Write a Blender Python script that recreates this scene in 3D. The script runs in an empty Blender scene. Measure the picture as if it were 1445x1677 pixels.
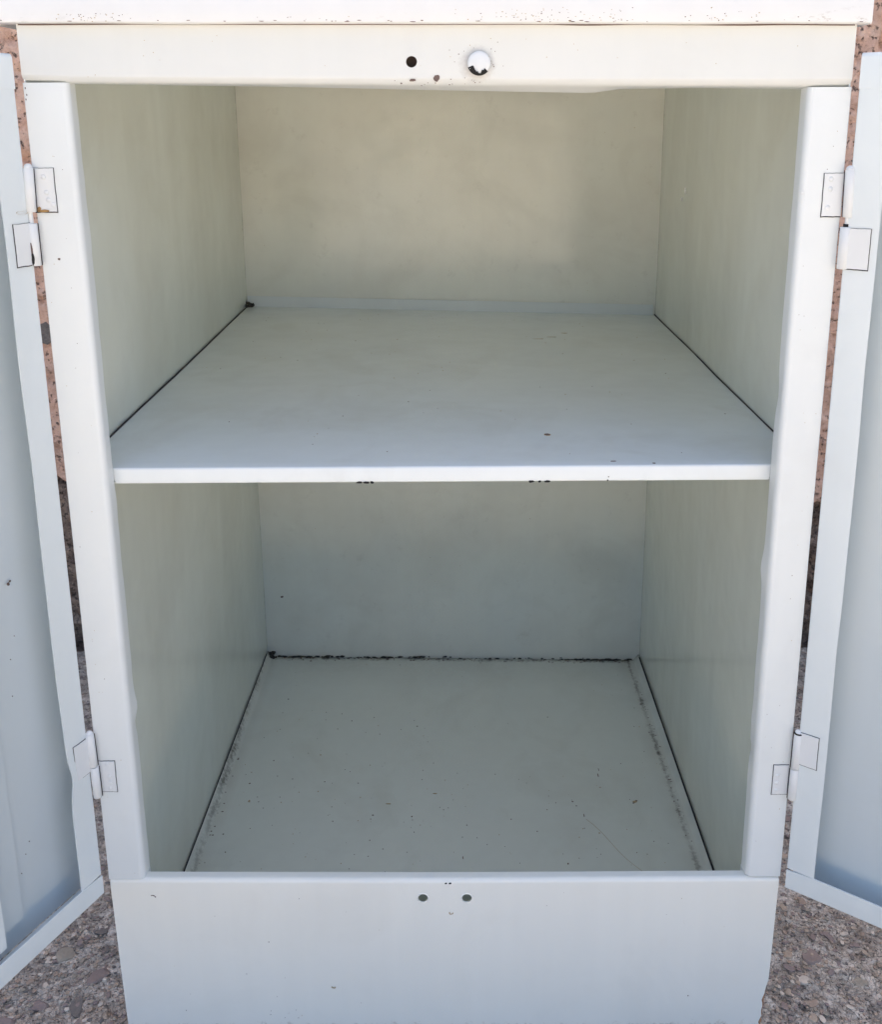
import bpy, bmesh, math, random
import numpy as np
from mathutils import Vector, Matrix

# ------------------------------------------------------------------ camera, world, sun, exposure
S = bpy.context.scene
COL = S.collection
cam_d = bpy.data.cameras.new("camera"); cam = bpy.data.objects.new("camera", cam_d); COL.objects.link(cam)
_r = Vector((1.0, 0.0013, -0.0067)).normalized(); _f = Vector((-0.0029, 0.9695, -0.2450)).normalized()
_u = _r.cross(_f).normalized(); _r = _f.cross(_u).normalized()
cam.matrix_world = Matrix(((_r.x, _u.x, -_f.x, 0.0069), (_r.y, _u.y, -_f.y, -0.6131), (_r.z, _u.z, -_f.z, 0.7030), (0, 0, 0, 1)))
cam_d.sensor_fit = 'HORIZONTAL'; cam_d.sensor_width = 36.0
cam_d.lens = 36.0 * 1600.2 / 1445
cam_d.shift_x = -0.0075; cam_d.shift_y = -0.1569
cam_d.clip_start = 0.01; cam_d.clip_end = 500
S.camera = cam

SUN_EL, SUN_AZ = math.radians(62), math.radians(14)      # azimuth measured from +Y (behind the wall) towards +X: the cabinet stands in the house's shade, the paving in front is sunlit
W = bpy.data.worlds.new("World"); S.world = W; W.use_nodes = True
wn = W.node_tree.nodes; wl = W.node_tree.links
sky = wn.new('ShaderNodeTexSky'); sky.sky_type = 'NISHITA'; sky.sun_disc = False
sky.sun_elevation = SUN_EL; sky.sun_rotation = SUN_AZ
sky.air_density = 1.0; sky.dust_density = 5.0; sky.ozone_density = 1.0
wl.new(sky.outputs[0], wn['Background'].inputs[0]); wn['Background'].inputs[1].default_value = 0.10
sun_d = bpy.data.lights.new("sun", 'SUN'); sun_d.energy = 5.0; sun_d.angle = math.radians(0.6); sun_d.color = (1.0, 0.93, 0.80)
sun = bpy.data.objects.new("sun", sun_d); COL.objects.link(sun)
sd = Vector((math.sin(SUN_AZ) * math.cos(SUN_EL), math.cos(SUN_AZ) * math.cos(SUN_EL), math.sin(SUN_EL)))
sun.rotation_euler = sd.to_track_quat('Z', 'Y').to_euler()
S.view_settings.view_transform = 'Standard'; S.view_settings.look = 'None'
S.view_settings.exposure = 1.96; S.view_settings.gamma = 1.0
S.render.engine = 'CYCLES'
S.cycles.max_bounces = 12; S.cycles.diffuse_bounces = 8

rng = np.random.default_rng(7); random.seed(7)

# ------------------------------------------------------------------ noise helpers (numpy)
def vnoise(x, y, scale, seed=0):
    """smooth value noise in [-1, 1]"""
    x = np.asarray(x, float) / scale; y = np.asarray(y, float) / scale
    xi = np.floor(x).astype(np.int64); yi = np.floor(y).astype(np.int64)
    fx = x - xi; fy = y - yi; fx = fx * fx * (3 - 2 * fx); fy = fy * fy * (3 - 2 * fy)
    def h(a, b):
        n = (a * 374761393 + b * 668265263 + seed * 982451653) & 0x7fffffff
        n = ((n ^ (n >> 13)) * 1274126177) & 0x7fffffff
        return ((n ^ (n >> 16)) & 0xffff) / 32767.5 - 1
    return (h(xi, yi) * (1 - fx) + h(xi + 1, yi) * fx) * (1 - fy) + (h(xi, yi + 1) * (1 - fx) + h(xi + 1, yi + 1) * fx) * fy

# ------------------------------------------------------------------ materials
class NT:
    def __init__(s, name):
        s.m = bpy.data.materials.new(name); s.m.use_nodes = True
        s.n = s.m.node_tree.nodes; s.l = s.m.node_tree.links
        s.b = s.n['Principled BSDF']
        s.tc = s.n.new('ShaderNodeNewGeometry')       # world position: every sheet of the cabinet gets its own marks
    def pos(s): return s.tc.outputs['Position']
    def noise(s, scale, detail=4, rough=.55, vec=None, dist=0.0):
        t = s.n.new('ShaderNodeTexNoise'); t.inputs['Scale'].default_value = scale
        t.inputs['Detail'].default_value = detail; t.inputs['Roughness'].default_value = rough
        t.inputs['Distortion'].default_value = dist
        s.l.new(vec or s.pos(), t.inputs['Vector']); return t.outputs['Fac']
    def vor(s, scale, out='Distance', vec=None, feat='F1', rand=1.0):
        t = s.n.new('ShaderNodeTexVoronoi'); t.feature = feat; t.inputs['Scale'].default_value = scale
        t.inputs['Randomness'].default_value = rand
        s.l.new(vec or s.pos(), t.inputs['Vector']); return t.outputs[out]
    def ramp(s, src, stops, interp='LINEAR'):
        r = s.n.new('ShaderNodeValToRGB'); e = r.color_ramp.elements; r.color_ramp.interpolation = interp
        while len(e) < len(stops): e.new(0.5)
        for el, (p, c) in zip(e, stops):
            el.position = p; el.color = (c, c, c, 1) if isinstance(c, (int, float)) else (*c, 1)
        s.l.new(src, r.inputs[0]); return r.outputs[0]
    def mix(s, fac, a, b, blend='MIX'):
        m = s.n.new('ShaderNodeMix'); m.data_type = 'RGBA'; m.blend_type = blend
        for i, v in ((0, fac), (6, a), (7, b)):
            if isinstance(v, (int, float)): m.inputs[i].default_value = v
            elif isinstance(v, tuple): m.inputs[i].default_value = (*v, 1)
            else: s.l.new(v, m.inputs[i])
        return m.outputs[2]
    def math(s, op, a, b=0.0, c=None, clamp=False):
        m = s.n.new('ShaderNodeMath'); m.operation = op; m.use_clamp = clamp
        for i, v in enumerate((a, b) if c is None else (a, b, c)):
            if isinstance(v, (int, float)): m.inputs[i].default_value = v
            else: s.l.new(v, m.inputs[i])
        return m.outputs[0]
    def xyz(s):
        t = s.n.new('ShaderNodeSeparateXYZ'); s.l.new(s.pos(), t.inputs[0]); return t.outputs
    def scaled(s, v):
        t = s.n.new('ShaderNodeMapping'); s.l.new(s.pos(), t.inputs[0]); t.inputs['Scale'].default_value = v; return t.outputs[0]
    def bump(s, h, dist, strength=1.0, normal=None):
        t = s.n.new('ShaderNodeBump'); t.inputs['Distance'].default_value = dist; t.inputs['Strength'].default_value = strength
        s.l.new(h, t.inputs['Height'])
        if normal: s.l.new(normal, t.inputs['Normal'])
        s.l.new(t.outputs[0], s.b.inputs['Normal']); return t.outputs[0]
    def out(s, col=None, rough=None, metal=None, spec=None):
        for k, v in (('Base Color', col), ('Roughness', rough), ('Metallic', metal), ('Specular IOR Level', spec)):
            if v is None: continue
            if isinstance(v, (int, float)): s.b.inputs[k].default_value = v
            elif isinstance(v, tuple): s.b.inputs[k].default_value = (*v, 1)
            else: s.l.new(v, s.b.inputs[k])
        return s.m

def paint(name, base, alt, rough=.36, speck=0.0, grime=None, cloud=.35, scuff=.07, satin=False):
    """brushed and sprayed white enamel on sheet steel: slight colour patches, orange peel, tiny specks, grime"""
    t = NT(name)
    c = t.mix(t.math('MULTIPLY', t.ramp(t.noise(5, 3), [(.35, 0.0), (.68, 1.0)]), cloud * 2), base, alt)
    streak = t.ramp(t.noise(1.0, 3, .5, t.scaled((70, 70, 5))), [(.3, .985), (.72, 1.005)])
    c = t.mix(1.0, c, streak, 'MULTIPLY')
    if speck:
        v = t.vor(150, 'Distance'); keep = t.vor(150, 'Color')
        k = t.math('GREATER_THAN', keep, 1 - speck)
        d = t.math('LESS_THAN', v, t.math('MULTIPLY', t.noise(55, 1), .24))
        c = t.mix(t.math('MULTIPLY', t.math('MULTIPLY', k, d), .85), c, (.09, .075, .065))
    # dulled, rubbed areas with soft borders
    rub = t.ramp(t.noise(11, 5, .62, dist=.6), [(.50, 0.0), (.72, 1.0)])
    c = t.mix(t.math('MULTIPLY', rub, scuff), c, (.42, .39, .31))
    if grime: c = grime(t, c)
    h = t.math('ADD', t.math('MULTIPLY', t.noise(16, 2), 1.0), t.math('MULTIPLY', t.noise(90, 2), .03))
    t.bump(h, .0022, .5)
    rg = t.math('ADD', rough - .09, t.math('ADD', t.math('MULTIPLY', t.noise(30, 4), .12), t.math('MULTIPLY', rub, .10)))
    return t.out(c, t.math('MINIMUM', rg, .25) if satin else t.math('MAXIMUM', rg, .295), 0.0, .5)

def grime_header(t, c):
    x, y, z = t.xyz()
    # smudge of old paint round the plug, brown flecks scattered over the face
    d = t.math('SQRT', t.math('ADD', t.math('POWER', t.math('SUBTRACT', x, .0240), 2.0), t.math('POWER', t.math('SUBTRACT', z, .7388), 2.0)))
    d = t.math('ADD', d, t.math('MULTIPLY', t.noise(420, 4, .8), .008))
    c = t.mix(t.ramp(d, [(.0095, .5), (.0145, 0.0)]), c, (.30, .25, .23))
    return t.mix(t.ramp(t.noise(140, 5, .75), [(.70, 0.0), (.78, .35)]), c, (.42, .36, .28))

def grime_lid(t, c):
    x, y, z = t.xyz()
    low = t.ramp(t.math('SUBTRACT', z, .7605), [(.0, 1.0), (.010, 0.0)])
    n = t.ramp(t.noise(1.0, 6, .8, t.scaled((90, 90, 260))), [(.57, 0.0), (.66, 1.0)])
    m = t.ramp(t.noise(9, 1), [(.5, 0.0), (.6, 1.0)])
    c = t.mix(t.math('MULTIPLY', t.math('MULTIPLY', n, low), t.math('MULTIPLY', m, .65)), c, (.30, .25, .2))
    return c

def grime_floor(t, c):
    x, y, z = t.xyz()
    n = t.noise(160, 5, .75); n2 = t.noise(28, 3)
    # back edge
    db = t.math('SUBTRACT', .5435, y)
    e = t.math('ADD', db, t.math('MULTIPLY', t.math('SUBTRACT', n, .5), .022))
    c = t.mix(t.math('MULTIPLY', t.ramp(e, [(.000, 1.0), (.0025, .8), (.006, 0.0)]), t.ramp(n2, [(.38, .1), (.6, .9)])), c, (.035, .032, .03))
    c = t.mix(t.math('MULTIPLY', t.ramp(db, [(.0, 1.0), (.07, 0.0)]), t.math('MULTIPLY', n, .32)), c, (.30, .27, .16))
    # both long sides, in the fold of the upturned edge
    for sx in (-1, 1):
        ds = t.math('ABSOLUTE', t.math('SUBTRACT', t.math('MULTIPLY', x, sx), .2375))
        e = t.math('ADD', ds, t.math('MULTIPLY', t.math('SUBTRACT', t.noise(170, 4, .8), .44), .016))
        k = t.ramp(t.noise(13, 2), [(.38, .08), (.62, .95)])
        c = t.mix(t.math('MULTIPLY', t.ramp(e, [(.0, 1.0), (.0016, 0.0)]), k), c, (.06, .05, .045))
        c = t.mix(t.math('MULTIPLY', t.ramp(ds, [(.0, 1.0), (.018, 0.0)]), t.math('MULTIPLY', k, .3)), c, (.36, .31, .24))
    return c

def grime_side(t, c):
    x, y, z = t.xyz()
    g = t.ramp(t.noise(1.0, 3, .6, t.scaled((20, 9, 2.2))), [(.4, 0.0), (.66, .16)])
    c = t.mix(g, c, (.40, .39, .31))
    # grime in the vertical back corner
    e = t.math('ADD', t.math('SUBTRACT', .545, y), t.math('MULTIPLY', t.math('SUBTRACT', t.noise(120, 4, .7), .5), .012))
    return t.mix(t.math('MULTIPLY', t.ramp(e, [(.0, 1.0), (.0035, 0.0)]), t.ramp(t.noise(20, 2), [(.4, .1), (.6, .6)])), c, (.12, .10, .08))

def grime_back(t, c):
    g = t.ramp(t.noise(7, 4, .6), [(.45, 0.0), (.7, .22)])
    c = t.mix(g, c, (.50, .46, .40))
    g = t.ramp(t.noise(60, 5, .7), [(.60, 0.0), (.75, .15)])
    return t.mix(g, c, (.32, .29, .24))

def grime_base(t, c):
    x, y, z = t.xyz()
    e = t.math('ADD', t.math('SUBTRACT', z, .019), t.math('MULTIPLY', t.math('SUBTRACT', t.noise(110, 5, .75), .5), .034))
    c = t.mix(t.ramp(e, [(.0, .8), (.007, 0.0)]), c, (.36, .29, .22))
    g = t.ramp(t.noise(46, 5, .7), [(.69, 0.0), (.74, .25)])
    return t.mix(g, c, (.5, .42, .32))

WHITE, WHITE2 = (.765, .79, .785), (.73, .76, .77)
M_frame = paint('frame_paint', WHITE, WHITE2, .34, .012)
M_header = paint('header_paint', (.715, .725, .705), (.69, .70, .69), .34, .012, grime_header)
M_lid = paint('lid_paint', (.77, .77, .765), (.745, .745, .745), .34, .015, grime_lid)
M_base = paint('base_paint', (.87, .86, .80), (.85, .84, .785), .38, .02, grime_base)
M_side = paint('side_paint', (.785, .81, .735), (.75, .79, .745), .20, .01, grime_side, scuff=.15, satin=True)
M_back = paint('back_paint', (.83, .815, .735), (.785, .80, .755), .20, .01, grime_back, scuff=.15, satin=True)
M_shelf = paint('shelf_paint', (.79, .825, .825), (.745, .785, .80), .16, .025, scuff=.18, satin=True)
M_floor = paint('floor_paint', (.80, .825, .785), (.76, .79, .765), .22, .10, grime_floor, scuff=.14, satin=True)
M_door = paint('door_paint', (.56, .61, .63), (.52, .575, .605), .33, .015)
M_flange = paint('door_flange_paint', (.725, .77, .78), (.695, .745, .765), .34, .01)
M_hinge = paint('hinge_paint', (.755, .77, .775), (.70, .715, .73), .30, .03)

def plain(name, col, rough=.7, nz=0.25, sc=120, bump=.0004):
    t = NT(name)
    c = t.mix(t.noise(sc, 4, .7), tuple(v * (1 - nz) for v in col), tuple(min(1, v * (1 + nz)) for v in col))
    t.bump(t.noise(sc * 2, 4, .7), bump)
    return t.out(c, rough)
M_dark = plain('gap_shade_grime', (.035, .03, .035), .85)  # dark colour standing in for shade in gaps, and for dirt
M_steel = plain('bare_dark_steel', (.14, .092, .078), .6)
M_black = plain('black_chip', (.012, .011, .011), .8)
M_rust = plain('rust', (.32, .17, .08), .9, .4, 300)
M_tan = plain('tan_stain', (.45, .34, .2), .8, .4, 400)
M_rustp = plain('rust_through_paint', (.42, .25, .10), .85, .5, 700)
M_web = plain('dust_clump', (.05, .045, .04), .95, .4, 300)

# ------------------------------------------------------------------ object helpers
def link(name, verts, faces, mats, parent=None, smooth=True, fmat=None, edge=math.radians(38)):
    me = bpy.data.meshes.new(name); me.from_pydata([tuple(v) for v in verts], [], faces); me.validate()
    for m in (mats if isinstance(mats, (list, tuple)) else [mats]): me.materials.append(m)
    if fmat is not None: me.polygons.foreach_set('material_index', fmat)
    bm = bmesh.new(); bm.from_mesh(me); bmesh.ops.recalc_face_normals(bm, faces=bm.faces); bm.to_mesh(me); bm.free()
    if smooth:
        me.polygons.foreach_set('use_smooth', [True] * len(me.polygons)); me.set_sharp_from_angle(angle=edge)
    o = bpy.data.objects.new(name, me); COL.objects.link(o)
    if parent: o.parent = parent
    return o
def empty(name, parent=None, loc=(0, 0, 0), rz=0):
    o = bpy.data.objects.new(name, None); COL.objects.link(o); o.empty_display_size = .05
    o.location = loc; o.rotation_euler = (0, 0, rz)
    if parent: o.parent = parent
    return o

def fillet(pts, r, n=6):
    """round the inner corners of a 2D polyline"""
    out = [Vector(pts[0])]
    for i in range(1, len(pts) - 1):
        p, a, b = Vector(pts[i]), Vector(pts[i - 1]), Vector(pts[i + 1])
        ri = r[i - 1] if isinstance(r, (list, tuple)) else r
        da = (a - p).normalized(); db = (b - p).normalized(); ang = da.angle(db)
        t = ri / math.tan(ang / 2); p1 = p + da * t; p2 = p + db * t
        c = p + (da + db).normalized() * (ri / math.sin(ang / 2))
        v1 = p1 - c; v2 = p2 - c; tot = v1.angle_signed(v2) if v1.length else 0
        for k in range(n + 1):
            a_ = -tot * k / n
            out.append(c + Vector((v1.x * math.cos(a_) - v1.y * math.sin(a_), v1.x * math.sin(a_) + v1.y * math.cos(a_))))
    out.append(Vector(pts[-1])); return out

def sheet(name, prof, fn, ts, th, mat, parent=None, deform=None):
    """bent sheet metal: 2D profile (u, v) swept over ts; fn(u, v, t) -> xyz; thickness th to the left of the profile"""
    n = len(prof); off = []
    for i in range(n):
        a = prof[max(0, i - 1)]; b = prof[min(n - 1, i + 1)]; d = (b - a).normalized()
        off.append(prof[i] + Vector((-d.y, d.x)) * th)
    V = []; F = []
    for t in ts:
        for p in list(prof) + off[::-1]:
            q = Vector(fn(p.x, p.y, t))
            if deform: q = Vector(deform(q))
            V.append(q)
    m = 2 * n
    for k in range(len(ts) - 1):
        for i in range(m):
            j = (i + 1) % m; F.append((k * m + i, k * m + j, (k + 1) * m + j, (k + 1) * m + i))
    for i in range(n - 1):
        F.append((i, i + 1, m - 2 - i, m - 1 - i)); b = (len(ts) - 1) * m
        F.append((b + i, b + i + 1, b + m - 2 - i, b + m - 1 - i))
    return link(name, V, F, mat, parent)

def grid_panel(name, c00, c10, c11, c01, nu, nv, th, mat, parent=None, wob=None):
    """four-cornered sheet with nu x nv cells, thickness th away from its normal; wob(i,j)->offset along normal"""
    c = [Vector(p) for p in (c00, c10, c11, c01)]
    nrm = (c[1] - c[0]).cross(c[3] - c[0]).normalized()
    V = []; F = []
    for layer in (0, 1):
        for j in range(nv + 1):
            for i in range(nu + 1):
                u = i / nu; v = j / nv
                p = (c[0] * (1 - u) + c[1] * u) * (1 - v) + (c[3] * (1 - u) + c[2] * u) * v
                w = wob(u, v) if wob else 0
                V.append(p + nrm * (w - th * layer))
    N = (nu + 1) * (nv + 1)
    for j in range(nv):
        for i in range(nu):
            a = j * (nu + 1) + i
            F.append((a, a + 1, a + nu + 2, a + nu + 1)); F.append((N + a, N + a + nu + 1, N + a + nu + 2, N + a + 1))
    for i in range(nu):
        F.append((i, N + i, N + i + 1, i + 1)); b = nv * (nu + 1) + i; F.append((b, b + 1, N + b + 1, N + b))
    for j in range(nv):
        a = j * (nu + 1); F.append((a, a + nu + 1, N + a + nu + 1, N + a)); b = a + nu; F.append((b, N + b, N + b + nu + 1, b + nu + 1))
    return link(name, V, F, mat, parent)

def boxm(x0, x1, y0, y1, z0, z1):
    V = [(x, y, z) for x in (x0, x1) for y in (y0, y1) for z in (z0, z1)]
    F = [(0, 1, 3, 2), (4, 6, 7, 5), (0, 4, 5, 1), (2, 3, 7, 6), (0, 2, 6, 4), (1, 5, 7, 3)]
    return V, F

def cut_holes(o, holes):
    """drill round holes (x, z, radius) through a sheet facing -Y"""
    bm = bmesh.new()
    for x, z, r in holes:
        bmesh.ops.create_cone(bm, cap_ends=True, segments=40, radius1=r, radius2=r, depth=.02,
                              matrix=Matrix.Translation((x, 0, z)) @ Matrix.Rotation(math.pi / 2, 4, 'X'))
    me = bpy.data.meshes.new('cut'); bm.to_mesh(me); bm.free(); c = bpy.data.objects.new('cut', me); COL.objects.link(c)
    md = o.modifiers.new('holes', 'BOOLEAN'); md.object = c; md.operation = 'DIFFERENCE'; md.solver = 'EXACT'
    bpy.context.view_layer.update()
    dg = bpy.context.evaluated_depsgraph_get(); new = bpy.data.meshes.new_from_object(o.evaluated_get(dg))
    o.modifiers.clear(); old = o.data; nm = old.name; o.data = new; bpy.data.meshes.remove(old); new.name = nm
    bpy.data.objects.remove(c); bpy.data.meshes.remove(me)

def flake(center, u, v, ru, rv, seed, lift=.00018, rag=.45, n=14):
    """ragged flat chip outline: verts and one face, lying on a surface"""
    r = random.Random(seed); c = Vector(center); u = Vector(u); v = Vector(v); nn = u.cross(v).normalized()
    V = []
    for i in range(n):
        a = 2 * math.pi * i / n; k = 1 + rag * (r.random() - .6)
        V.append(c + u * (ru * k * math.cos(a)) + v * (rv * k * math.sin(a)) + nn * lift)
    return V
def flakes(name, specs, mats, parent, stuff=False):
    """specs: (center,u,v,ru,rv,seed,matindex,lift)"""
    V = []; F = []; fm = []
    for c, u, v, ru, rv, seed, mi, lift in specs:
        b = len(V); vs = flake(c, u, v, ru, rv, seed, lift)
        top = [p for p in vs]; nn = Vector(u).cross(Vector(v)).normalized()
        n = len(vs); V += top + [p - nn * (lift + .0002) for p in vs]
        F.append(tuple(range(b, b + n))); fm.append(mi)
        for i in range(n):
            j = (i + 1) % n; F.append((b + i, b + j, b + n + j, b + n + i)); fm.append(mi)
    o = link(name, V, F, mats, parent, smooth=False, fmat=fm)
    if stuff: o['kind'] = 'stuff'
    return o
X, Y, Z = Vector((1, 0, 0)), Vector((0, 1, 0)), Vector((0, 0, 1))

# ================================================================== SETTING
WY = .600      # face of the wall
GZ = .0130     # ground
# ---- ground: washed aggregate paving, one sheet, finely modelled where the camera sees it
def axis_coords(segs):
    out = []
    for a, b, s in segs:
        n = max(1, int(round((b - a) / s))); out += list(np.linspace(a, b, n, endpoint=False))
    out.append(segs[-1][1]); return np.array(out)
def tensor(xs, ys):
    nx, ny = len(xs), len(ys); A, B = np.meshgrid(xs, ys); idx = np.arange(nx * ny).reshape(ny, nx)
    q = np.stack([idx[:-1, :-1], idx[:-1, 1:], idx[1:, 1:], idx[1:, :-1]], -1).reshape(-1, 4)
    return A.ravel(), B.ravel(), q
def big_mesh(name, co, quads, mats, parent=None):
    me = bpy.data.meshes.new(name); n = len(co); k = len(quads)
    me.vertices.add(n); me.vertices.foreach_set('co', co.astype(np.float32).ravel())
    me.loops.add(4 * k); me.loops.foreach_set('vertex_index', quads.astype(np.int32).ravel())
    me.polygons.add(k); me.polygons.foreach_set('loop_start', (np.arange(k) * 4).astype(np.int32))
    me.polygons.foreach_set('use_smooth', np.ones(k, bool))
    me.update(calc_edges=True); me.validate()
    for m in mats: me.materials.append(m)
    o = bpy.data.objects.new(name, me); COL.objects.link(o)
    if parent: o.parent = parent
    return o

t = NT('aggregate_concrete')
warp = t.n.new('ShaderNodeVectorMath'); warp.operation = 'ADD'
wnz = t.n.new('ShaderNodeTexNoise'); wnz.inputs['Scale'].default_value = 120; wnz.inputs['Detail'].default_value = 3; t.l.new(t.pos(), wnz.inputs['Vector'])
wsc = t.n.new('ShaderNodeVectorMath'); wsc.operation = 'SCALE'; wsc.inputs[3].default_value = .008; t.l.new(wnz.outputs['Color'], wsc.inputs[0])
t.l.new(t.pos(), warp.inputs[0]); t.l.new(wsc.outputs[0], warp.inputs[1]); wp = warp.outputs[0]
pal = [(.0, (.49, .43, .36)), (.16, (.24, .21, .185)), (.3, (.66, .59, .50)), (.42, (.14, .13, .12)), (.55, (.47, .40, .33)), (.68, (.29, .255, .225)), (.8, (.80, .74, .65)), (.92, (.35, .325, .29))]
cA = t.ramp(t.vor(210, 'Color', wp), pal, 'CONSTANT')
cB = t.ramp(t.vor(420, 'Color', wp), pal, 'CONSTANT')
c = t.mix(.45, cA, cB)
mx = t.ramp(t.noise(70, 5, .7), [(.38, (.46, .415, .36)), (.5, (.70, .645, .57)), (.6, (.87, .82, .74))])
c = t.mix(t.ramp(t.noise(95, 3), [(.42, .20), (.56, .80)]), c, mx)
c = t.mix(t.math('MULTIPLY', t.ramp(t.noise(9, 3), [(.52, 0.0), (.66, 1.0)]), .25), c, (.50, .34, .20))
edge = t.vor(210, 'Distance', wp, 'DISTANCE_TO_EDGE')
pit = t.ramp(t.noise(360, 3, .75), [(.35, 1.0), (.42, 0.0)])
c = t.mix(t.math('MULTIPLY', pit, .75), c, (.05, .042, .035))
big = t.ramp(t.noise(26, 3, .6), [(.35, .80), (.62, 1.12)]); c = t.mix(1.0, c, big, 'MULTIPLY')
h = t.math('ADD', t.math('MULTIPLY', t.noise(420, 4, .75), .7), t.math('MULTIPLY', t.ramp(edge, [(0.0, 0.0), (.12, 1.0)]), .35))
h = t.math('SUBTRACT', h, t.math('MULTIPLY', pit, .7))
t.bump(h, .0034, 1.0); M_ground = t.out(c, .88)

xs = axis_coords([(-60, -5, 5), (-5, -.72, .25), (-.72, -.17, .0022), (-.17, .17, .02), (.17, .72, .0022), (.72, 5, .25), (5, 60, 5)])
ys = axis_coords([(-60, -5, 5), (-5, -.42, .25), (-.42, .585, .0022), (.585, .5851, .001)])
gx, gy, q = tensor(xs, ys)
gz = GZ + .0010 * vnoise(gx, gy, .030, 1) + .0011 * vnoise(gx, gy, .010, 2) + .0009 * vnoise(gx, gy, .0052, 3)
pits = np.clip(vnoise(gx, gy, .0085, 5) - .62, 0, 1) * .009; gz -= pits
last = gy > .58505; gz[last] = -.06
far = (np.abs(gx) > .9) | (gy < -.6); gz[far] = GZ
gnd = big_mesh('ground', np.stack([gx, gy, gz], 1), q, [M_ground]); gnd['kind'] = 'structure'
gnd['label'] = 'rough washed aggregate paving in pinkish brown'

# stones set in the paving: larger ones singly, fine grit as one mesh
SC = [(.27, .22, .20), (.18, .165, .15), (.36, .285, .225), (.33, .30, .245), (.60, .54, .46), (.25, .21, .20), (.42, .345, .27), (.85, .85, .85)]
def stone_mat(i, col):
    t = NT('stone_' + ['plum', 'charcoal', 'brown', 'olive', 'pale', 'violet', 'russet', 'white'][i])
    c = t.mix(t.noise(160, 4, .7), tuple(v * .72 for v in col), tuple(v * 1.3 for v in col))
    t.bump(t.noise(420, 4, .7), .0012, .7); return t.out(c, .8)
SM = [stone_mat(i, c) for i, c in enumerate(SC)]
ico = bmesh.new(); bmesh.ops.create_icosphere(ico, subdivisions=2, radius=1)
IV = np.array([v.co[:] for v in ico.verts]); IF = [tuple(v.index for v in f.verts) for f in ico.faces]; ico.free()
ico = bmesh.new(); bmesh.ops.create_icosphere(ico, subdivisions=1, radius=1)
JV = np.array([v.co[:] for v in ico.verts]); JF = np.array([tuple(v.index for v in f.verts) for f in ico.faces]); ico.free()
def stone_shape(base, seed, cap=.35):
    r = np.random.default_rng(seed); v = base.copy()
    for k in range(3):
        d = r.normal(size=3); d /= np.linalg.norm(d); lim = .55 + .3 * r.random()
        s = v @ d; v -= np.outer(np.clip(s - lim, 0, None), d)
    v *= 1 + .10 * r.normal(size=(len(v), 1))
    v[:, 2] = np.minimum(v[:, 2], cap + .04 * r.normal(size=len(v)))
    return v
protos = []
for k in range(16):
    sv = stone_shape(IV, 50 + k); me = bpy.data.meshes.new('stone'); me.from_pydata(sv.tolist(), [], IF)
    me.materials.append(SM[k % 7]); me.polygons.foreach_set('use_smooth', [True] * len(me.polygons)); me.set_sharp_from_angle(angle=math.radians(40)); protos.append(me)
def gh(x, y):
    return float(GZ + .0010 * vnoise(x, y, .030, 1) + .0011 * vnoise(x, y, .010, 2))
placed = []
def free(x, y, r):
    return all((x - a) ** 2 + (y - b) ** 2 > (r + c) ** 2 * .8 for a, b, c in placed)
def stone(x, y, sx, sy, k, rot=None, rise=.0004):
    o = bpy.data.objects.new('stone', protos[k]); COL.objects.link(o); o.parent = gnd
    h = min(sx, sy) * .5; o.scale = (sx, sy, h)
    o.location = (x, y, gh(x, y) + rise + .0006 - .35 * h)
    o.rotation_euler = (0, 0, random.uniform(0, 6.28) if rot is None else rot); placed.append((x, y, max(sx, sy)))
    return o
# the ones the photograph shows plainly, right and left of the cabinet
for x, y, sx, sy, k, rot in [(.3135, .076, .0105, .0085, 0, .3), (.2975, .051, .0052, .0045, 4, .8), (.285, .100, .009, .0045, 3, -.3), (.312, -.005, .0085, .0105, 5, .4), (.322, -.028, .010, .007, 0, .1),
                      (.283, .040, .0055, .004, 6, -.5), (.345, .050, .0075, .0045, 3, .2), (.297, .030, .006, .004, 2, .5), (.340, .005, .005, .0055, 2, .5), (.270, -.020, .0045, .003, 1, .2),
                      (-.292, .058, .012, .006, 0, .9), (-.300, .028, .0065, .011, 1, .2), (-.328, .080, .009, .0075, 3, .4), (-.333, .030, .0105, .0065, 5, -.2), (-.355, .012, .011, .009, 5, .1),
                      (-.315, -.004, .0105, .009, 0, .7), (-.283, .125, .008, .007, 2, .1), (-.340, -.015, .009, .005, 3, .3), (-.305, .105, .006, .004, 1, .5), (-.275, -.012, .005, .0045, 1, .3)]:
    stone(x, y, sx, sy, k, rot)
tries = 0
while len(placed) < 290 and tries < 30000:
    tries += 1
    sgn = random.choice((-1, 1)); x = sgn * (.262 + .17 * random.random() ** 1.1); y = random.uniform(-.10, .34)
    r = random.choice((.0022, .0026, .003, .0036, .0045)); 
    if free(x, y, r): stone(x, y, r * random.uniform(.9, 1.5), r * random.uniform(.7, 1.0), random.randrange(16))
white_chip = bpy.data.meshes.new('pale_pebble'); white_chip.from_pydata((stone_shape(JV, 5, .8)).tolist(), [], [tuple(f) for f in JF]); white_chip.materials.append(SM[7])
wc = bpy.data.objects.new('pebble', white_chip); COL.objects.link(wc); wc.parent = gnd; wc.location = (.3045, -.0035, GZ + .0025); wc.scale = (.0016, .0024, .0012); wc['label'] = 'small bright white pebble'
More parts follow.
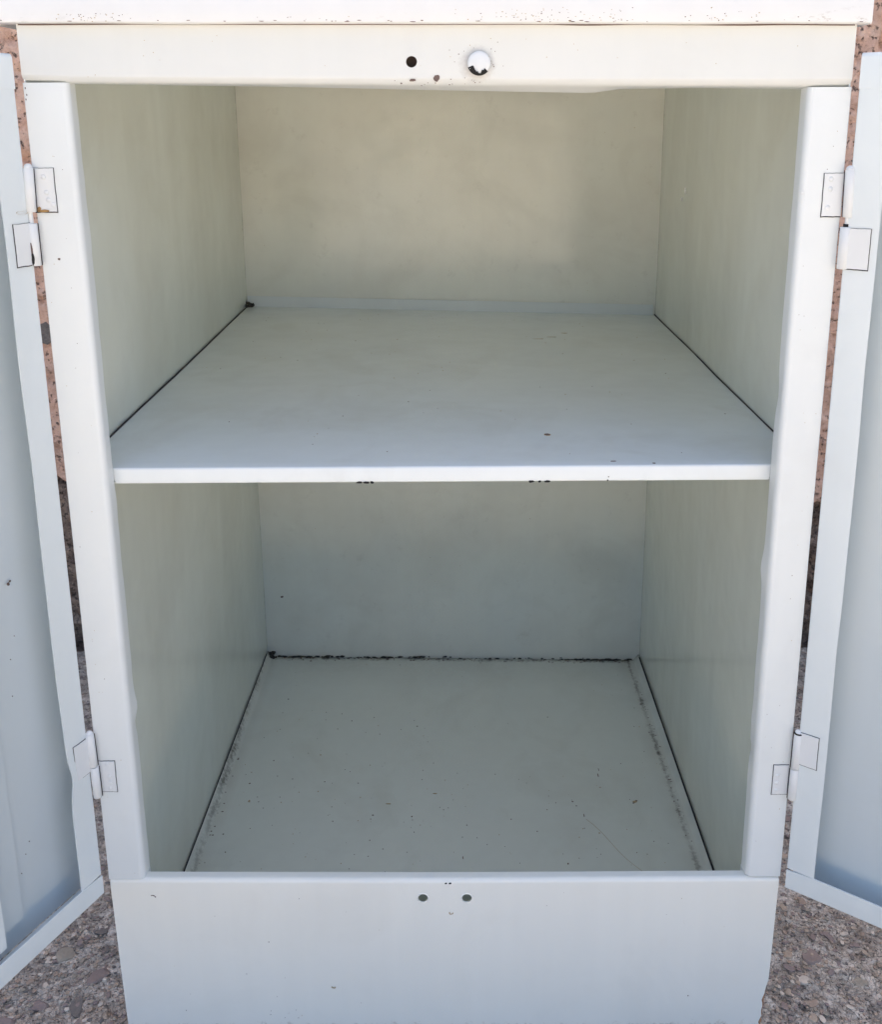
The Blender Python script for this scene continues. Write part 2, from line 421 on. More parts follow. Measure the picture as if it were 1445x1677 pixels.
# grit
N = 15000
gxs = rng.uniform(.25, .66, N) * rng.choice([-1, 1], N); gys = rng.uniform(-.30, .58, N)
gs = rng.uniform(.0010, .0024, N); base = [stone_shape(JV, 900 + k, .5) for k in range(12)]
gv = np.empty((N, len(JV), 3)); 
hh = GZ + .0010 * vnoise(gxs, gys, .030, 1) + .0011 * vnoise(gxs, gys, .010, 2)
for i in range(N):
    a = rng.uniform(0, 6.28); b = base[i % 12] * [1.25, .85, .7] * gs[i]; ca, sa = math.cos(a), math.sin(a)
    gv[i, :, 0] = b[:, 0] * ca - b[:, 1] * sa + gxs[i]; gv[i, :, 1] = b[:, 0] * sa + b[:, 1] * ca + gys[i]; gv[i, :, 2] = b[:, 2] + hh[i] + .0003
gf = (JF[None] + (np.arange(N) * len(JV))[:, None, None]).reshape(-1, 3)
me = bpy.data.meshes.new('grit'); me.from_pydata(gv.reshape(-1, 3).tolist(), [], gf.tolist())
for m in SM[:7]: me.materials.append(m)
me.polygons.foreach_set('material_index', np.repeat(rng.integers(0, 7, N), len(JF)).astype(np.int32))
grit = bpy.data.objects.new('grit', me); COL.objects.link(grit); grit.parent = gnd; grit['kind'] = 'stuff'

# ---- wall: pink roughcast above, bare rubble foot below, open crack to the paving
t = NT('pink_roughcast')
c = t.ramp(t.noise(60, 5, .65), [(.3, (.60, .355, .25)), (.5, (.74, .47, .35)), (.7, (.82, .58, .45))])
hole = t.ramp(t.noise(150, 4, .7), [(.36, 1.0), (.42, 0.0)])
c = t.mix(t.math('MULTIPLY', hole, .8), c, (.07, .045, .035))
c = t.mix(t.ramp(t.noise(14, 3), [(.55, 0.0), (.7, .3)]), c, (.40, .30, .25))
h = t.math('SUBTRACT', t.noise(130, 4, .7), t.math('MULTIPLY', hole, .6)); t.bump(h, .006, 1.0); M_pink = t.out(c, .9)
t = NT('rubble_stone')
c = t.ramp(t.noise(55, 6, .75), [(.3, (.07, .05, .04)), (.45, (.20, .145, .115)), (.58, (.36, .27, .21)), (.72, (.50, .37, .28))])
hole = t.ramp(t.noise(170, 4, .7), [(.38, 1.0), (.48, 0.0)])
c = t.mix(t.math('MULTIPLY', hole, .8), c, (.02, .017, .015)); t.bump(t.noise(160, 5, .75), .005, 1.0); M_rubble = t.out(c, .95)

wallo = empty('house_wall', loc=(0, WY, 0)); wallo['label'] = 'pink roughcast house wall with a bare dark rubble foot behind the cabinet'; wallo['category'] = 'wall'
def PL(x): return .232 - .056 * x + .012 * vnoise(x, 0 * x, .06, 11) + .004 * vnoise(x, 0 * x, .012, 12)   # ragged lower edge of the render
xs = axis_coords([(-8, -.75, .5), (-.75, -.40, .003), (-.40, .40, .02), (.40, .75, .003), (.75, 8, .5)])
zs = axis_coords([(0, .78, .003), (.78, 1, .02), (1, 2.4, .2)])
vx, vz, q = tensor(xs, zs); z0 = PL(vx)
zz = z0 + (vz / 2.4) * (2.4 - z0)
vy = -.0022 * vnoise(vx, zz, .028, 21) - .0020 * vnoise(vx, zz, .009, 22) - .0012 * vnoise(vx, zz, .005, 25) + np.clip(vnoise(vx, zz, .013, 23) - .55, 0, 1) * .018
vy += .012 * np.exp(-((vx + .5095) / .014) ** 2 - ((zz - .667) / .006) ** 2)
vy += np.where(vz == 0, .012, 0); vy[(np.abs(vx) > .8) | (vz > 1)] = 0
render = big_mesh('render_coat', np.stack([vx, vy, zz], 1), q[:, ::-1], [M_pink], wallo)
zs = axis_coords([(.040, .30, .0028)]); vx, vz, q = tensor(xs, zs)
vy = .008 - .006 * vnoise(vx, vz, .022, 31) - .0035 * vnoise(vx, vz, .008, 32) - .0015 * vnoise(vx, vz, .0045, 34)
vy += np.clip(vnoise(vx, vz, .017, 33) - .35, 0, 1) * .022; vy[vz < .0402] = .05
big_mesh('rubble_foot', np.stack([vx, vy, vz], 1), q[:, ::-1], [M_rubble], wallo)
V, F = boxm(-8, 8, .03, .28, -.08, 2.395); link('masonry', V, F, M_rubble, wallo, smooth=False)
# grey mortar patch showing through a hole in the render
V = []; F = []
n = 14
for i in range(n):
    a = 2 * math.pi * i / n; k = 1 + .18 * random.uniform(-1, 1)
    V.append((-.508 + .014 * k * math.cos(a), -.0015, .4515 + .0135 * k * (1 if abs(math.sin(a)) < .2 else 1) * math.sin(a)))
V += [(x, .02, z) for x, y, z in V]
F = [tuple(range(n))] + [(i, (i + 1) % n, n + (i + 1) % n, n + i) for i in range(n)]
pm = plain('grey_mortar', (.22, .195, .175), .95, .75, 170, .005)
link('mortar_patch', V, F, pm, wallo, smooth=False)

# ================================================================== CABINET
cab = empty('metal_cabinet', loc=(0, 0, 0))
cab['label'] = 'white painted sheet metal cabinet standing open with one shelf, two hinged doors swung back'
cab['category'] = 'cabinet'
D = .5452
def ramp1(x, pts):
    xs_, ys_ = zip(*pts); return float(np.interp(x, xs_, ys_))
jl, jr = -.2227, .2240        # opening edges

def wob(p, amp=.0004, sc=.06, seed=0):
    return amp * float(vnoise(p.x + p.z * .7, p.z, sc, seed))

# ---- header rail (face, rounded fold, bottom return with a bent lip)
def hb(x): return ramp1(x, [(-.25, .7312), (-.222, .7298), (0, .7268), (.225, .7246), (.25, .7249)])
prof = fillet([(0, .0335), (0, 0), (.013, 0)], .0042, 7)       # (y, dz above bottom)
def f_head(u, v, t):
    b = hb(t); top = .7655
    z = b + v * (top - b) / .0335
    lip = ramp1(t, [(-.23, 0), (-.1, -.0008), (0, -.0022), (.095, -.0036), (.112, -.0012), (.16, -.0004), (.23, -.001)])
    return (t, u, z + lip * max(0, (u - .003) / .010))
xsH = list(np.linspace(-.2498, .2494, 70))
header = sheet('header_rail', prof, f_head, xsH, .0009, M_header, cab)
for v in header.data.vertices:
    if abs(v.co.y) < .0002: v.co.y += -.0004
cut_holes(header, [(-.0153, .7406, .0033)])
header.data.polygons.foreach_set('use_smooth', [True] * len(header.data.polygons)); header.data.set_sharp_from_angle(angle=math.radians(38))
V, F = boxm(-.2240, .2230, .0118, .0128, .7330, .7655)
link('header_hole_blocker', V, F, M_steel, header, smooth=False)  # added unseen plate, dark so that the header hole stays dark
# round plug
def lathe(name, prof, axis_pt, mat, parent, seg=36, axis='Y', fm=None, caps=True):
    V = []; F = []; fmx = []
    for k, (r, h) in enumerate(prof):
        for i in range(seg):
            a = 2 * math.pi * i / seg
            if axis == 'Y': V.append((axis_pt[0] + r * math.cos(a), axis_pt[1] - h, axis_pt[2] + r * math.sin(a)))
            else: V.append((axis_pt[0] + r * math.cos(a), axis_pt[1] + r * math.sin(a), axis_pt[2] + h))
    for k in range(len(prof) - 1):
        for i in range(seg):
            j = (i + 1) % seg; F.append((k * seg + i, k * seg + j, (k + 1) * seg + j, (k + 1) * seg + i))
    if caps: F.append(tuple(range(seg))); b = (len(prof) - 1) * seg; F.append(tuple(range(b, b + seg)))
    return link(name, V, F, mat, parent, edge=math.radians(50))
plug = lathe('plug_button', [(.0058, 0), (.0064, .0006), (.0069, .0016), (.0069, .0024), (.0063, .0031), (.005, .0035), (.002, .0038), (.0003, .00385)], (.0251, -.0009, .7394), M_hinge, header)
# black chipped crescent on the plug
V = []; n = 18
for i in range(n + 1):
    a = math.radians(200 + 118 * i / n); V.append((.0251 + .0071 * math.cos(a), 0, .7394 + .0072 * math.sin(a)))
rc = random.Random(4)
for i in range(n + 1):
    a = math.radians(318 - 118 * i / n); k = .0052 + .0010 * rc.uniform(-1, 1)
    if i > n - 5: k = .0036 + .0005 * rc.random()
    V.append((.0251 + k * math.cos(a), 0, .7394 + k * math.sin(a)))
bm = bmesh.new(); vs = []
for x, y, z in V:
    rr = math.hypot(x - .0251, z - .7394); yy = -.0009 - np.interp(rr, [0, .002, .005, .0063, .0069, .0075], [.00385, .0038, .0035, .0031, .0022, .0016]) - .0007
    vs.append(bm.verts.new((x, yy, z)))
for i in range(n): bm.faces.new((vs[i], vs[i + 1], vs[2 * n + 1 - i - 1], vs[2 * n + 1 - i]))
me = bpy.data.meshes.new('worn_paint'); bm.to_mesh(me); bm.free(); me.materials.append(M_black)
o = bpy.data.objects.new('worn_paint', me); COL.objects.link(o); o.parent = header
flakes('paint_chip', [((-.0148, -.0006, .7300), X, Z, .0020, .0009, 11, 0, .0001)], [M_steel], header)
flakes('paint_chip', [((-.0003, -.0006, .7312), X, Z, .0019, .0022, 12, 0, .0001)], [M_steel], header)
sp = [((.0 + random.gauss(.005, .02), -.0006, .7290 + random.gauss(0, .0012)), X, Z, random.uniform(.0002, .0006), random.uniform(.0001, .0003), i, 0, .00008) for i in range(14)]
sp += [((random.gauss(.0245, .008), -.0006, .7395 + random.gauss(0, .007)), X, Z, random.uniform(.00015, .0004), random.uniform(.00015, .0004), 60 + i, 0, .00008) for i in range(26)]
sp += [((random.uniform(-.24, .24), -.0006, random.uniform(.733, .757)), X, Z, random.uniform(.00015, .0003), random.uniform(.00012, .0003), 160 + i, 1, .00008) for i in range(22)]
flakes('header_specks', sp, [M_steel, M_tan], header, stuff=True)

# ---- lid
prof = fillet([(.004, .0012), (-.0075, .0012), (-.0075, .0166), (.012, .0168)], [.0014, .0016], 4)
def lz(x): return ramp1(x, [(-.27, .7628), (.2555, .7590)])
def f_lid(u, v, t):
    sag = .0003 * float(vnoise(t, 0, .05, 3))
    return (t, u, lz(t) + v + sag - .0003)
lid = sheet('lid', [Vector(p) for p in prof], f_lid, list(np.linspace(-.2640, .2553, 60)), -.0008, M_lid, cab)
V, F = boxm(-.2640, .2553, .010, D + .012, .7742, .7752); link('lid_top', V, F, M_lid, lid, smooth=False)
for s, x in ((-1, -.2640), (1, .2545)):
    V, F = boxm(x, x + .0008, -.0068, D + .012, .7596 if s > 0 else .7634, .7748); link('lid_side', V, F, M_lid, lid, smooth=False)
V, F = boxm(-.249, .2485, .0015, .5452, .7664, .7672); link('top_panel', V, F, M_side, cab, smooth=False)
sp = []
for cx_, n_, s_ in ((-.205, 34, .012), (.06, 60, .018), (.105, 20, .01), (.16, 14, .006), (-.08, 10, .02), (.18, 12, .02)):
    for i in range(n_):
        x = random.gauss(cx_, s_); sp.append(((x, -.0076, lz(x) + .0016 + abs(random.gauss(0, .0038))), X, Z, random.uniform(.00015, .0005), random.uniform(.0001, .0003), random.randrange(9999), random.choice((0, 1)), .00008))
for i in range(30):
    x = random.uniform(-.26, .25); sp.append(((x, -.0076, lz(x) + .0016 + random.random() * .0008), X, Z, random.uniform(.0004, .0018), .00022, random.randrange(9999), 0, .00008))
sp = [s for s in sp if -.263 < s[0][0] < .254 and s[0][2] < .7745]
flakes('lid_specks', sp, [M_steel, M_tan], lid, stuff=True)

# ---- stiles: face, rounded fold, jamb return
def stile(side):
    xo = side * .2500; xj = jl if side < 0 else jr
    w = abs(xj - xo)
    pr = fillet([(.010, .030), (0, .030), (0, 0), (.0125, 0)] , [.0008, .0045], 7)   # (y, distance from the opening edge)
    pr = [Vector((p.x, p.y * w / .030)) for p in pr]
    def fn(u, v, t):
        # bent, hand-dented jamb edge
        k = max(0, (u - .003) / .0095)
        dd = .00035 * float(vnoise(t, 0, .045, 40 + side)) + .0002 * float(vnoise(t, 0, .012, 45 + side))
        if side < 0: dd += -.0016 * math.exp(-((t - .300) / .008) ** 2) + .0010 * math.exp(-((t - .285) / .006) ** 2)
        else: dd += .0014 * math.exp(-((t - .262) / .006) ** 2) - .0016 * math.exp(-((t - .405) / .010) ** 2) + .001 * math.exp(-((t - .53) / .012) ** 2)
        taper = ramp1(t, [(.16, .0003), (.45, -.0006), (.73, .0000)]) * side
        return (xj + side * v + side * dd * k + (taper if v < .02 else taper * .4), u, t)
    z1 = hb(side * .235) - .0003
    ts = list(np.linspace(.1565 if False else .1612, z1, 110))
    o = sheet('stile', [Vector(p) for p in pr], fn, ts, .0009, M_frame, cab)
    return o
# thickness direction differs per side; profile runs outer -> inner
st_l = stile(-1); st_r = stile(1)
for st, s in ((st_l, -1), (st_r, 1)):
    for v in st.data.vertices: pass
# jamb foot tucked behind the base rail
for s, xj in ((-1, jl), (1, jr)):
    V, F = boxm(*sorted((xj, xj + s * .0009)), .0075, .0125, .150, .1612); link('jamb_foot', V, F, M_frame, st_l if s < 0 else st_r, smooth=False)
flakes('paint_chip', [((-.2388, -.0001, .6237), X, Z, .0009, .0008, 21, 0, .0001)], [M_steel], st_l)
flakes('paint_chip', [((.2253, -.0001, .6620), X, Z, .0010, .0008, 24, 0, .0001)], [M_hinge], st_r)
for st, s in ((st_l, -1), (st_r, 1)):
    sp = [((s * random.uniform(.229, .247), -.00005, random.uniform(.165, .72)), X, Z, random.uniform(.0001, .00032), random.uniform(.0001, .0003), random.randrange(9999), random.choice((0, 1)), .00008) for i in range(26)]
    if s < 0: sp += [((-.2490 + random.random() * .0010, -.00005, random.uniform(.736 - .02, .742)), X, Z, .0003, .0006, random.randrange(999), 0, .00008) for i in range(3)]
    flakes('stile_specks', sp, [M_steel, M_tan], st, stuff=True)

# ---- base panel with rolled top rail
def rz_(x): return ramp1(x, [(-.25, .1616), (0, .1596), (.25, .1600)])
pr = fillet([(.0078, .1420), (0, .1420), (0, 0)], .0034, 7)
def f_base(u, v, t):
    z = .0180 + v * (rz_(t) - .0180) / .1420
    k = (z - .018) / .142
    half = .2470 + .0021 * min(1, k * 1.05)
    xx = t / .2491 * half
    if t > .2480 and z < .066:                 # torn, eaten corner bottom right
        xx -= (.0010 + .0022 * abs(float(vnoise(z, 0, .0035, 71)))) * min(1, (.066 - z) / .008) + .0018 * (.066 - z) / .048
    u2 = u - .0003
    return (xx, u2 + .0007 * float(vnoise(t, z, .09, 73)) * min(1, max(0, (.15 - z) / .05)), z)
prof = [Vector(p) for p in pr]; # subdivide the tall face so that the corner can be ragged
tall = [Vector((0, y)) for y in np.linspace(prof[-2].y, 0, 46)[1:]]
prof = prof[:-1] + tall
basep = sheet('base_panel', prof, f_base, list(np.linspace(-.2491, .2486, 60)) + [.2491], .0009, M_base, cab)
cut_holes(basep, [(-.0161, .1436, .0036), (.0168, .1434, .0036)])
basep.data.polygons.foreach_set('use_smooth', [True] * len(basep.data.polygons)); basep.data.set_sharp_from_angle(angle=math.radians(38))
for hx, hz in ((-.0161, .1436), (.0168, .1434)):
    lathe('hole_rim', [(.0036, .0), (.0036, .0003), (.0040, .00045), (.0046, .0001)], (hx, -.0002, hz), M_base, basep, 32, caps=False)
V, F = boxm(-.2400, .2400, .0100, .0108, .1200, .1520)
link('rail_hole_blocker', V, F, M_side, basep, smooth=False)  # added plate close behind the base holes to darken them
V = []; F = []
zs_ = np.linspace(.0175, .0655, 40)
for i, z in enumerate(zs_):
    e_ = .2448 + .0024 * (z - .018) / .05 + .0004 * float(vnoise(z, 0, .002, 81)) - .0012 * max(0, (z - .058) / .0075)
    V += [(.2420, .0008, z), (e_, .0006 + .0002 * float(vnoise(z, 1, .002, 82)), z)]
F = [(2 * i, 2 * i + 1, 2 * i + 3, 2 * i + 2) for i in range(39)]
link('rusty_edge', V, F, plain('rusty_edge', (.40, .215, .12), .95, .5, 500), basep, smooth=False)['label'] = 'rusty torn edge of the base panel'
flakes('paint_chip', [((.0012, -.0004, .1566), X, Z, .0010, .0006, 31, 0, .00015)], [M_black], basep)
flakes('paint_chip', [((.0044, -.0004, .1566), X, Z, .0012, .0006, 32, 0, .00015)], [M_black], basep)
sp = []
def ring(cx_, cz_, r, a0, a1, n_, mi):
    for i in range(n_):
        a = math.radians(a0 + (a1 - a0) * i / n_); sp.append(((cx_ + r * math.cos(a) + random.gauss(0, .0002), -.0004, cz_ + r * 1.1 * math.sin(a) + random.gauss(0, .0002)), X, Z, .00055, .00045, random.randrange(9999), mi, .00008))
ring(.0050, .1308, .0014, 190, 360, 8, 1); ring(.1165, .1075, .0018, 60, 300, 12, 1); ring(.0943, .1035, .0010, 180, 330, 5, 1); ring(.115, .113, .001, 0, 90, 3, 1); ring(-.086, .063, .0012, 190, 350, 5, 1); ring(-.2185, .145, .002, 30, 120, 4, 0)
for i in range(34): sp.append(((random.uniform(-.235, .235), -.0004, random.uniform(.03, .152)), X, Z, random.uniform(.0001, .0004), random.uniform(.0001, .0003), random.randrange(9999), random.choice((0, 1, 0)), .00008))
sp += [((.1985, -.0004, .113), X, Z, .0006, .0006, 3, 0, .00008), ((.204, -.0004, .0865), X, Z, .0005, .0005, 5, 0, .00008), ((.187, -.0004, .053), X, Z, .0006, .0006, 7, 0, .00008)]
# rust creeping up from the foot
for i in range(60): sp.append(((random.choice((random.gauss(.135, .02), random.gauss(-.20, .012), random.uniform(-.24, .24))), -.0004, .0185 + abs(random.gauss(0, .0028))), X, Z, random.uniform(.0003, .0012), random.uniform(.0002, .0006), random.randrange(9999), 1, .00008))
sp = [s for s in sp if abs(s[0][0]) < .243]
flakes('base_specks', sp, [M_steel, M_tan], basep, stuff=True)

# ---- box: sides, back, floor, shelf
zt_ = .7664
def w1(a, seed): return lambda u, v: a * float(vnoise(u * .5, v * .6, .11, seed))
# inner faces: y .0125 front to D; left side's back corner stands further in
lb, rb = -.2365, .2535
def quadpanel(name, pts, mat, nrm_out, wobf, nu=30, nv=36, th=.0008):
    return grid_panel(name, *pts, nu, nv, th, mat, cab, wobf)
left_in = quadpanel('side_panel', [(-.2480, .0200, .0175), (lb, D, .0175), (lb, D, zt_), (-.2480, .0200, zt_)], M_side, 1, w1(.0003, 51))
right_in = quadpanel('side_panel', [(rb, D, .0175), (.2481, .0200, .0175), (.2481, .0200, zt_), (rb, D, zt_)], M_side, 1, w1(.0003, 52))
back = quadpanel('back_panel', [(lb - .0005, D, .0175), (rb + .0005, D, .0175), (rb + .0005, D, zt_), (lb - .0005, D, zt_)], M_back, 1, w1(.0008, 53))
sp = [((-.2136, D - .0012, .1132), X, Z, .0018, .0012, 2, 0, .0001), ((-.2125, D - .0012, .1140), X, Z, .0008, .0010, 8, 0, .0001)]
for i in range(40): sp.append(((random.uniform(-.22, .24), D - .0012, random.uniform(.04, .70)), X, Z, random.uniform(.0002, .0005), random.uniform(.0002, .0005), random.randrange(9999), 1, .0001))
flakes('back_specks', sp, [M_steel, M_tan], back, stuff=True)

flakes('scrape', [((.2500, .407, .6370), Y, -Z, .0012, .0030, 77, 0, .0012), ((.2500, .420, .628), Y, -Z, .0008, .0020, 78, 0, .0012)], [M_lid], right_in)
# floor: flat pan with its long edges turned up against the sides, gap of shadow beside it
fz = .0240
pr = fillet([(-.2462, .0085), (-.2405, .0008), (-.225, 0), (.225, 0), (.2415, .0008), (.2475, .0085)], [.003, .01, .01, .003], 4)
def f_floor(u, v, t):
    k = (t - .01) / (D - .01)
    sc = (u - 0) ; xl = -.2462 + (.0112) * k; xr = .2475 + (.0045) * k
    x = xl + (u + .2462) / (.4937) * (xr - xl)
    z = fz + v + k * ramp1(x, [(-.24, .0035), (.25, -.0050)]) + .0006 * float(vnoise(x, t, .12, 61))
    return (x, t, z)
floor = sheet('floor_pan', [Vector(p) for p in pr], f_floor, list(np.linspace(.010, D - .0012, 60)), -.0008, M_floor, cab)
def fpt(x, y, l=.0): 
    k = (y - .01) / (D - .01); return (x, y, fz + k * ramp1(x, [(-.24, .0035), (.25, -.0050)]) + .0006 * float(vnoise(x, y, .12, 61)) + l)
sp = []
for x, y, a, b, mi in [(.1955, .262, .0022, .0016, 1), (.1975, .2635, .0012, .001, 0), (.194, .260, .0010, .0008, 0), (.1401, .2411, .0005, .0022, 0), (.1639, .3049, .0006, .003, 0), (.1659, .3149, .0004, .003, 0),
                       (.1159, .1732, .0009, .0012, 0), (-.0748, .2408, .0009, .0009, 0), (.131, .262, .0009, .0007, 0), (.152, .215, .0008, .0008, 1), (.016, .181, .0005, .0022, 0), (.163, .285, .0012, .0005, 1),
                       (-.060, .258, .003, .0006, 1), (-.012, .274, .0022, .0006, 1), (-.21, .29, .001, .001, 0), (-.205, .262, .0012, .0015, 1), (.02, .41, .0015, .0008, 1)]:
    sp.append((fpt(x, y), X, Y, a, b, random.randrange(9999), mi, .0002))
for i in range(300):
    x = random.uniform(-.235, .24); y = random.uniform(.14, .535); s_ = random.uniform(.0002, .00075) * random.choice((.6, .8, 1))
    sp.append((fpt(x, y), X, Y, s_, s_ * random.uniform(.6, 1.2), random.randrange(9999), random.choice((0, 0, 1)), .0002))
for i in range(260):           # crumbs gathered in the folds and along the back
    if random.random() < .45:
        s = random.choice((-1, 1)); y = random.choice((random.gauss(.30, .03), random.gauss(.40, .05), random.uniform(.15, .53), random.gauss(.22, .03))); y = min(max(y, .14), .535)
        x = s * (.2350 if s < 0 else .2400) + random.gauss(0, .0022)
    else: x = random.uniform(-.232, .245); y = D - .003 - abs(random.gauss(0, .003))
    sp.append((fpt(x, y, .0004), X, Y, random.uniform(.0003, .0014), random.uniform(.0003, .0009), random.randrange(9999), 0, .0003))
flakes('floor_crumbs', sp, [M_steel, M_tan], floor, stuff=True)
# long scratches
def strand(name, pts, r, mat, parent):
    cu = bpy.data.curves.new(name, 'CURVE'); cu.dimensions = '3D'; cu.bevel_depth = r; cu.bevel_resolution = 1
    s = cu.splines.new('POLY'); s.points.add(len(pts) - 1)
    for p, q_ in zip(s.points, pts): p.co = (*q_, 1)
    o = bpy.data.objects.new(name, cu); dg = bpy.context.evaluated_depsgraph_get(); COL.objects.link(o); bpy.context.view_layer.update()
    me = bpy.data.meshes.new_from_object(o.evaluated_get(bpy.context.evaluated_depsgraph_get())); bpy.data.objects.remove(o); bpy.data.curves.remove(cu)
    me.materials.clear(); me.materials.append(mat); me.name = name
    o = bpy.data.objects.new(name, me); COL.objects.link(o); o.parent = parent; return o
strand('scratch', [fpt(.1415 + .05 * k / 8, .235 - .085 * k / 8 + .003 * math.sin(k), .0001) for k in range(9)], .00016, M_tan, floor)
strand('scratch', [fpt(.168 - .004 * math.sin(k), .40 - .012 * k, .0001) for k in range(6)], .00014, M_tan, floor)
strand('lid_joint_shade_grime', [(x, -.0008, lz(x) + .00075 + .0003 * float(vnoise(x, 0, .03, 7))) for x in np.linspace(-.2485, .2480, 60)], .00042, M_steel, lid)  # brown strand paints in the lid's shadow along with joint dirt
# dirty gap lines where the turned-up edges meet the sides
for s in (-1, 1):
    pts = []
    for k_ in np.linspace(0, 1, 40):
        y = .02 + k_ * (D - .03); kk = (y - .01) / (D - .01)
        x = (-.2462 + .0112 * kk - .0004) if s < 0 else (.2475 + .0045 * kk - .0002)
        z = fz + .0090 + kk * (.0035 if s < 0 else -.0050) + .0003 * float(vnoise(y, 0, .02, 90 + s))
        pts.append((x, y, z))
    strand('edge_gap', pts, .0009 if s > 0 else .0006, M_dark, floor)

# dust webs in the corners
def clump(name, c, r, n, parent, seed, sz_=1.0):
    rr = random.Random(seed); V = []; F = []
    for i in range(n):
        p = Vector(c) + Vector((rr.gauss(0, r[0]), -abs(rr.gauss(0, r[1])), abs(rr.gauss(0, r[2])))); s = rr.uniform(.0003, .0011) * sz_; b = len(V)
        st_ = 1 if sz_ == 1 else 2.4
        for q_ in JV * s * [st_, 1, 1]: V.append(p + Vector(q_ * [rr.uniform(.6, 1.4)] * 3))
        F += [tuple(int(k_) + b for k_ in f) for f in JF]
    o = link(name, V, F, M_web, parent, smooth=False); o['kind'] = 'stuff'; return o
clump('dust_clump', (lb + .004, D - .002, fz + .0045), (.0035, .003, .0025), 34, floor, 1)
clump('dust_line', (-.19, D - .001, fz + .0030), (.022, .0008, .0004), 40, floor, 2, .5)
clump('dust_line', (-.09, D - .001, fz + .0015), (.06, .0008, .0003), 60, floor, 3, .42)
clump('dust_line', (.20, D - .001, fz - .0038), (.035, .0008, .0003), 80, floor, 4, .45)
clump('dust_line', (.05, D - .001, fz - .0015), (.06, .0008, .0003), 36, floor, 5, .35)

# shelf: rolled front lip, slightly twisted, upturned strip at the back
szf = .4797
def sz(x, y):
    k = (y - .0135) / (D - .0135)
    zb = ramp1(x, [(lb, .4956), (rb, .4817)])
    return szf + (zb - szf) * k + .0008 * math.sin(k * 3.14) * float(vnoise(x, y, .12, 66))
NY = [.0135 + (D - .0150) * k for k in np.linspace(0, 1, 50)]
pr = [Vector((p.x, p.y)) for p in fillet([(.0200, -.0108), (.0135, -.0113), (.0135, 0), (D - .0015, 0)], [.0010, .0016], 4)]
body = [Vector((y, 0)) for y in NY if y > pr[-2].x + .004]
pr = pr[:-1] + body
def f_shelf(u, v, t):
    k = (u - .0135) / (D - .0135)
    xl = -.2464 + (lb + .2475 + .0003) * k; xr = .2468 + (rb - .2475) * k
    # the lip is notched to sit between the jambs
    if u < .0175:
        a = (u - .0135) / .004 if v > -.002 else 0; a = max(0, min(1, a)); 
        xl = -.2213 * (1 - a) + xl * a; xr = .2228 * (1 - a) + xr * a
    x = xl + (t + .5) * (xr - xl); return (x, u, sz(x, u) + v)
shelf = sheet('shelf', pr, f_shelf, list(np.linspace(-.5, .5, 50)), -.0009, M_shelf, cab)
V = []; nb = 30
for i in range(nb + 1):
    x = lb + .001 + (rb - lb - .004) * i / nb; z = sz(x, D) - .0004; wv = .0001 * float(vnoise(x, 0, .05, 5)); V += [(x, D - .0030, z), (x, D - .0026 + wv, z + .0128), (x, D - .0018, z), (x, D - .0016 + wv, z + .0128)]
F = []
for i in range(nb):
    a = 4 * i; b = a + 4; F += [(a, b, b + 1, a + 1), (a + 2, a + 3, b + 3, b + 2), (a + 1, b + 1, b + 3, a + 3), (a, a + 2, b + 2, b)]
link('shelf_back_strip', V, F, M_frame, shelf)
def spt(x, y, l=0): return (x, y, sz(x, y) + l)
flakes('paint_chip', [(spt(.0787, .0795), X, Y, .0027, .0024, 41, 1, .00015), (spt(.0785, .0795), X, Y, .0022, .0019, 43, 0, .0003)], [M_steel, M_rustp], shelf)
sp = []
for x, y, a, b in [(.1182, .0218, .0020, .0009), (.1453, .0175, .0012, .0010), (.131, .43, .003, .001), (.10, .40, .006, .0004), (.115, .41, .005, .0004)]: sp.append((spt(x, y), X, Y, a, b, random.randrange(999), 0 if y < .1 else 1, .0002))
for i in range(80):
    s_ = random.uniform(.0002, .0006); sp.append((spt(random.uniform(-.23, .235), random.uniform(.03, .52)), X, Y, s_, s_, random.randrange(9999), random.choice((0, 1)), .0002))
flakes('shelf_specks', sp, [M_steel, M_tan], shelf, stuff=True)
flf = []
for x, a in [(-.0555, .0022), (-.0510, .0026), (-.0470, .0014), (.0615, .0020), (.0672, .0010), (.0725, .0022)]:
    flf.append(((x, .0133, szf - .0111), X, Z, a, .0008, random.randrange(999), 0, .0002))
flf += [((.114, .0133, szf - .008), X, Z, .0004, .0004, 4, 0, .0002), ((.1135, .0133, szf - .0105), X, Z, .0006, .0005, 4, 0, .0002)]
for f_ in flf: flakes('paint_chip', [f_], [M_black], shelf)
# dark strands standing in for the shadow in the shelf's side gaps
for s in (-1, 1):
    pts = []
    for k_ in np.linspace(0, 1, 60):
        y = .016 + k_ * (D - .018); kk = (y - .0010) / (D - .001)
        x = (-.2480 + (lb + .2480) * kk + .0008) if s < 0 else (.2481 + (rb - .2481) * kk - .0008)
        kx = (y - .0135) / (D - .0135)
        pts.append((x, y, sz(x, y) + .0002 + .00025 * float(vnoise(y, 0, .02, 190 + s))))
    strand('side_gap_shade', pts, .0008 if s < 0 else .0006, M_dark, shelf)
clump('dust_clump', (lb + .0015, D - .005, .4965), (.0028, .003, .0016), 30, shelf, 9)

